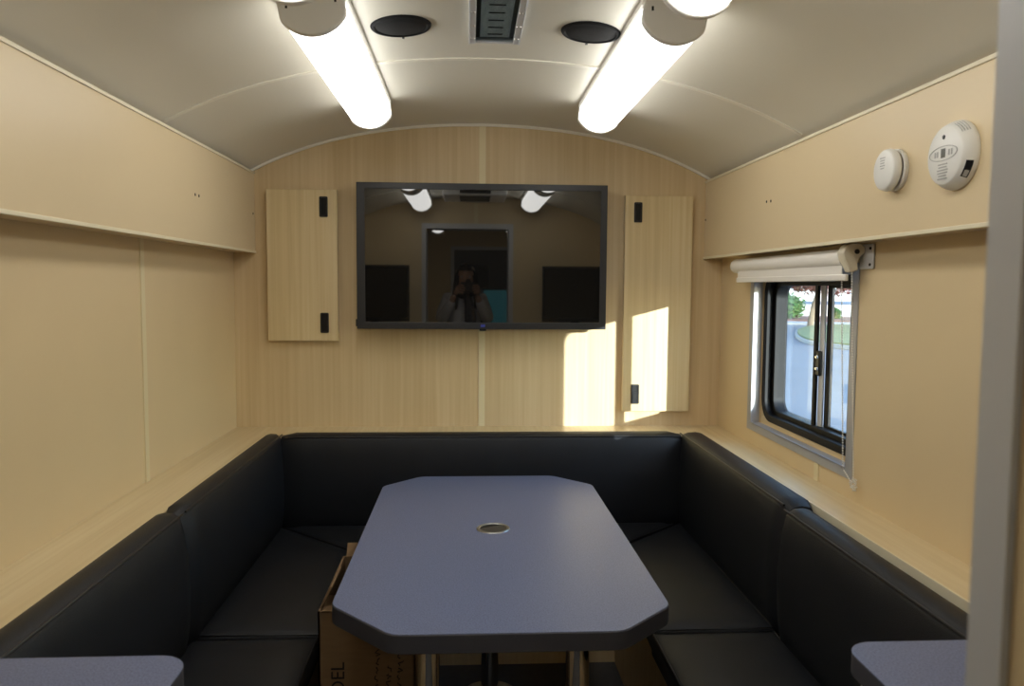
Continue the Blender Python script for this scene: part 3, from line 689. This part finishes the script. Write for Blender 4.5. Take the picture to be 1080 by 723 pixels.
# head
hc = Vector((PX+.01, PY+.045, 1.565))
hd = MB(); bmesh.ops.create_uvsphere(hd.bm, u_segments=32, v_segments=24, radius=1)
for v_ in hd.bm.verts:
    x, y, z = v_.co; jaw = max(0, -z)
    x *= .074*(1-.32*jaw**1.5); yy = y*.094*(1-.12*jaw)+(.014*jaw if y > 0 else -.0); zz = z*.115
    if y > .6: 
        if abs(x) < .018 and -.35 < z < .1: yy += .022*(1-abs(x)/.018)*(1-abs(z+.15)/.27 if abs(z+.15) < .27 else 0)   # nose
        if .05 < z < .25 and .018 < abs(x) < .045: yy -= .006                                                             # eye sockets
    v_.co = (x, yy, zz)
bmesh.ops.translate(hd.bm, vec=hc, verts=hd.bm.verts[:]); hd.build('head', m_skin, per, smooth=True, angle=180)
for s_ in (-1, 1):
    MB().sphere((hc.x+s_*.030, hc.y+.0775, hc.z+.015), .0105, 14).build('eye', m_white, per, smooth=True)
    MB().sphere((hc.x+s_*.030, hc.y+.0855, hc.z+.015), .0048, 10).build('iris', m_hair, per, smooth=True)
    MB().sphere((hc.x+s_*.076, hc.y-.005, hc.z-.005), .026, 12, (.35, .65, 1.1)).build('ear', m_skin, per, smooth=True)
MB().sphere((hc.x, hc.y+.083, hc.z-.058), .02, 14, (1.1, .35, .38)).build('mouth', mat('lips', srgb(170, 95, 90), .5), per, smooth=True)
# long hair: a cap plus falling locks
hr = MB(); bmesh.ops.create_uvsphere(hr.bm, u_segments=32, v_segments=20, radius=1)
kill = [v_ for v_ in hr.bm.verts if v_.co.y > .45 and v_.co.z < .45]
bmesh.ops.delete(hr.bm, geom=kill, context='VERTS')
for v_ in hr.bm.verts: v_.co = Vector((v_.co.x*.092, v_.co.y*.108-.006, v_.co.z*.128+.008))+hc
for k in range(46):
    a = math.radians(146+248*k/45); ex, ey = math.cos(a), math.sin(a)
    s0 = hc+Vector((ex*.082, ey*.090, .03)); 
    pts = [s0, s0+Vector((ex*.012, ey*.012, -.09)), s0+Vector((ex*.018+random.uniform(-.01, .01), ey*.014, -.19)), s0+Vector((ex*.010, ey*.02, -.28+random.uniform(-.02, .03)))]
    hr.tube(pts, [.013, .017, .014, .003], 6)
hr.build('hair', m_hair, per, smooth=True, angle=180)
# scarf hanging down the front
sc_ = MB()
sc_.tube([(PX+.075*math.cos(t), PY-.005+.07*math.sin(t), 1.435+.012*math.sin(3*t)) for t in [2*PI*k/24 for k in range(24)]], .034, 10, closed=True)
sc_.tube([(PX+.02, PY+.08, 1.43), (PX+.04, PY+.115, 1.34), (PX+.05, PY+.125, 1.22), (PX+.055, PY+.12, 1.08)], [.03, .042, .05, .045], 10)
sc_.build('scarf', m_scarf, per, smooth=True, angle=180)
# sunglasses pushed up on the hair
sg = MB()
for s_ in (-1, 1): sg.sphere((hc.x+s_*.033, hc.y+.075, hc.z+.108), .025, 14, (1, .45, .55))
sg.build('sunglasses', m_screen2, per, smooth=True)
# hands with five bent fingers gripping the camera
def hand(s_, wrist, palm):
    w_, p_ = Vector(wrist), Vector(palm)
    vs = [w_, p_]; es = [(0, 1)]; rs = [.022, (.030, .016)]
    tips = []
    for k in range(4):
        oz = .030-.020*k
        a = p_+Vector((0, .006, oz)); L = (.9, 1.0, .95, .75)[k]
        b = a+Vector((-s_*.022*L, .030*L, .004)); c_ = b+Vector((-s_*.022*L, .012*L, -.002)); d_ = c_+Vector((-s_*.014*L, -.010*L, -.002))
        i = len(vs); vs += [a, b, c_, d_]; es += [(1, i), (i, i+1), (i+1, i+2), (i+2, i+3)]; rs += [.010, .0095, .0085, .0075]
    a = p_+Vector((-s_*.010, -.020, .008)); i = len(vs)
    vs += [a, a+Vector((-s_*.022, -.012, .012)), a+Vector((-s_*.042, -.008, .016))]; es += [(1, i), (i, i+1), (i+1, i+2)]; rs += [.012, .010, .009]
    skin('hand', vs, es, rs, m_skin, per, root=1)
hand(-1, (PX-.085, PY+.165, 1.43), (-.082, -.052, 1.475))
hand(1, (PX+.105, PY+.165, 1.43), (.088, -.052, 1.475))
# camera held at the viewpoint, lens front just behind it
ck = thing('handheld_camera', (0, -.08, 1.45), 'black camera held up to the face by the photographer, mirrored in screen', 'camera')
MB().box(-.066, .066, -.105, -.055, 1.452, 1.535).build('camera_body', m_black, ck, bevel=.008)
MB().prism([(-.026, 1.53), (.026, 1.53), (.016, 1.562), (-.016, 1.562)], 1, -.115, -.055).build('viewfinder_hump', m_black, ck, bevel=.004)
MB().lathe([(.032, -.058), (.033, -.03), (.036, -.012), (.036, -.006), (.030, -.006), (.028, -.016), (0, -.018)], (0, 0, 1.5), (0, 1, 0), 32).build('lens', m_black, ck, smooth=True)

# ------------------------------------------------------------------ outside
GZ = -.95
m_asph = mat('asphalt', srgb(118, 120, 124), .9, var=.10, vscale=(.5, .5, .5)); m_conc = mat('concrete', srgb(158, 157, 154), .85, var=.05, vscale=(1, 1, 1))
m_grass = mat('grass', srgb(98, 112, 74), .95, var=.3, vscale=(1.5, 1.5, 1.5)); m_mulch = mat('mulch', srgb(120, 84, 72), .95, var=.3, vscale=(3, 3, 3))
m_wallw = mat('white_render', srgb(232, 230, 222), .8); m_leaf = mat('hedge_leaf', srgb(62, 98, 48), .8, var=.35, vscale=(2, 2, 2)); m_red = mat('red_brown_leaf', srgb(138, 84, 84), .8, var=.3, vscale=(2, 2, 2)); m_bark = mat('bark', srgb(120, 104, 88), .9)
struct(MB().box(1.6, 160, -60, 190, GZ-.1, GZ), 'ground', m_asph)
def ell(cx, cy_, a, b, rot, n=48): return [(cx+a*math.cos(t)*math.cos(rot)-b*math.sin(t)*math.sin(rot), cy_+a*math.cos(t)*math.sin(rot)+b*math.sin(t)*math.cos(rot)) for t in [2*PI*k/n for k in range(n)]]
DR = Vector((.42, 1)).normalized(); PR = Vector((1, -.42)).normalized()      # along view through the window / across it
def W(dist, side): q = DR*dist+PR*side; return (q.x, q.y)
ar = math.atan2(PR.y, PR.x)
def isl(d0, a, b, side): c_ = W(d0, side); return c_
def smooth_loop(P, n=6):
    out = []; N = len(P); P = [Vector(p) for p in P]
    for i in range(N):
        a, b, c, d = P[i-1], P[i], P[(i+1) % N], P[(i+2) % N]
        for k in range(n):
            t = k/n; out.append(tuple(.5*((2*b)+(c-a)*t+(2*a-5*b+4*c-d)*t*t+(3*b-a-3*c+d)*t**3)))
    return out
IP = [(15.0, 32.0), (15.6, 36.0), (18.6, 43.0), (22.5, 47.5), (30, 47), (40, 44), (36, 30), (24, 27), (16.6, 29.2)]
def shrink(P, k):
    cx, cy_ = sum(p[0] for p in P)/len(P), sum(p[1] for p in P)/len(P)
    return [(p[0]+(cx-p[0])*k, p[1]+(cy_-p[1])*k) for p in P]
L = smooth_loop(IP)
tag(MB().prism(L, 2, GZ, GZ+.17).build('island_kerb', m_conc, bevel=.02), 'pale concrete kerb around the grass island outside the window', 'kerb')
gi = MB(); gi.prism(shrink(L, .015), 2, GZ+.171, GZ+.24)
tag(gi.build('grass_island', m_grass), 'green grass island across the car park outside the window', 'grass', kind='stuff')
def band(d0, d1, z0, z1, name, m, *lab):
    mb = MB().prism([W(d0, -60), W(d0, 60), W(d1, 60), W(d1, -60)], 2, z0, z1); return tag(mb.build(name, m), *lab)
band(56.5, 59.4, GZ, GZ+.12, 'pavement', m_conc, 'pale pavement strip beyond the grass island', 'pavement')
band(59.5, 68.9, GZ, GZ+.20, 'mulch_bed', m_mulch, 'reddish brown mulch bed along foot of the low white wall', 'mulch bed')
lw_ = thing('garden_wall', (*W(69.2, 0), GZ), 'low white wall with blue grey coping across the car park', 'wall')
def slab(d0, d1, s0, s1, z0, z1, name, m, parent): MB().prism([W(d0, s0), W(d0, s1), W(d1, s1), W(d1, s0)], 2, z0, z1).build(name, m, parent)
slab(69, 69.4, -60, 60, GZ, GZ+1.15, 'wall', m_wallw, lw_)
slab(68.95, 69.45, -60, 60, GZ+1.15, GZ+1.42, 'coping', mat('blue_grey_coping', srgb(96, 112, 132), .6), lw_)
bd = thing('low_building', (*W(88, 0), GZ), 'long pale building behind the low white wall outside', 'building')
slab(88, 100, -60, 60, GZ, 6.2, 'wall', m_wallw, bd)
slab(87.4, 101, -61, 61, 6.2, 7.2, 'roof_fascia', mat('blue_grey_roof', srgb(108, 122, 140), .6), bd)
for k in range(-3, 4): slab(87.9, 88.05, k*15+6, k*15+8, GZ+1.3, 4.0, 'window', m_blacksatin, bd)
def foliage(mb, c, r, n, sc=(1, 1, 1), leaf=.3):
    for _ in range(n):
        d = Vector((random.gauss(0, 1), random.gauss(0, 1), random.gauss(0, 1))).normalized(); q = Vector(c)+Vector((d.x*sc[0], d.y*sc[1], d.z*sc[2]))*r*random.uniform(.72, 1.05)
        u = Vector((random.uniform(-1, 1), random.uniform(-1, 1), random.uniform(-1, 1))).normalized(); v_ = u.orthogonal().normalized(); s_ = leaf*random.uniform(.6, 1.3)
        mb.face([mb.bm.verts.new(q+u*s_), mb.bm.verts.new(q+v_*s_*.5), mb.bm.verts.new(q-u*s_), mb.bm.verts.new(q-v_*s_*.5)])
def bush(d0, s0, r, label, h=1.0):
    x, y = W(d0, s0); t = thing('shrub', (x, y, GZ), label, 'shrub', 'shrubs outside the window')
    mb = MB(); mb.sphere((x, y, GZ+.14+r*h*.85), r*.86, 14, (1, 1, h)); foliage(mb, (x, y, GZ+.2+r*h*.85), r, 900, (1, 1, h), .16)
    mb.build('foliage', m_leaf, t)
    MB().tube([(x, y, GZ), (x, y, GZ+r)], .08, 6).build('stem', m_bark, t)
bush(63.0, -0.3, 1.4, 'clipped green shrub seen through the left window pane', .75)
bush(64.0, 3.2, .42, 'small dark green shrub just right of the window mullion', 1.0)
bush(64.5, 5.6, .3, 'smallest green shrub seen through the right window pane', .8)
def tree(d0, s0, hh, cr_, m, label, lean=0):
    x, y = W(d0, s0); t = thing('tree', (x, y, GZ), label, 'tree', 'trees outside the window')
    MB().tube([(x, y, GZ), (x+lean*.4, y, GZ+hh*.4), (x+lean, y, GZ+hh*.75), (x+lean*1.1, y, GZ+hh)], [.22, .17, .12, .06], 8).build('trunk', m_bark, t, smooth=True)
    mb = MB()
    for k in range(9):
        a = k*2.4; rr = cr_*.55*(1 if k else 0); foliage(mb, (x+lean+rr*math.cos(a), y+rr*math.sin(a), GZ+hh+random.uniform(-.25, .3)*cr_), cr_*.6, 420, (1, 1, .7), .17)
    mb.build('crown', m, t)
tree(52, 1.2, 3.3, 2.1, m_red, 'tree with reddish brown leaves above left window pane', .5)
tree(47, 3.9, 3.3, 1.7, m_red, 'tree with reddish brown leaves above right window pane', -.3)
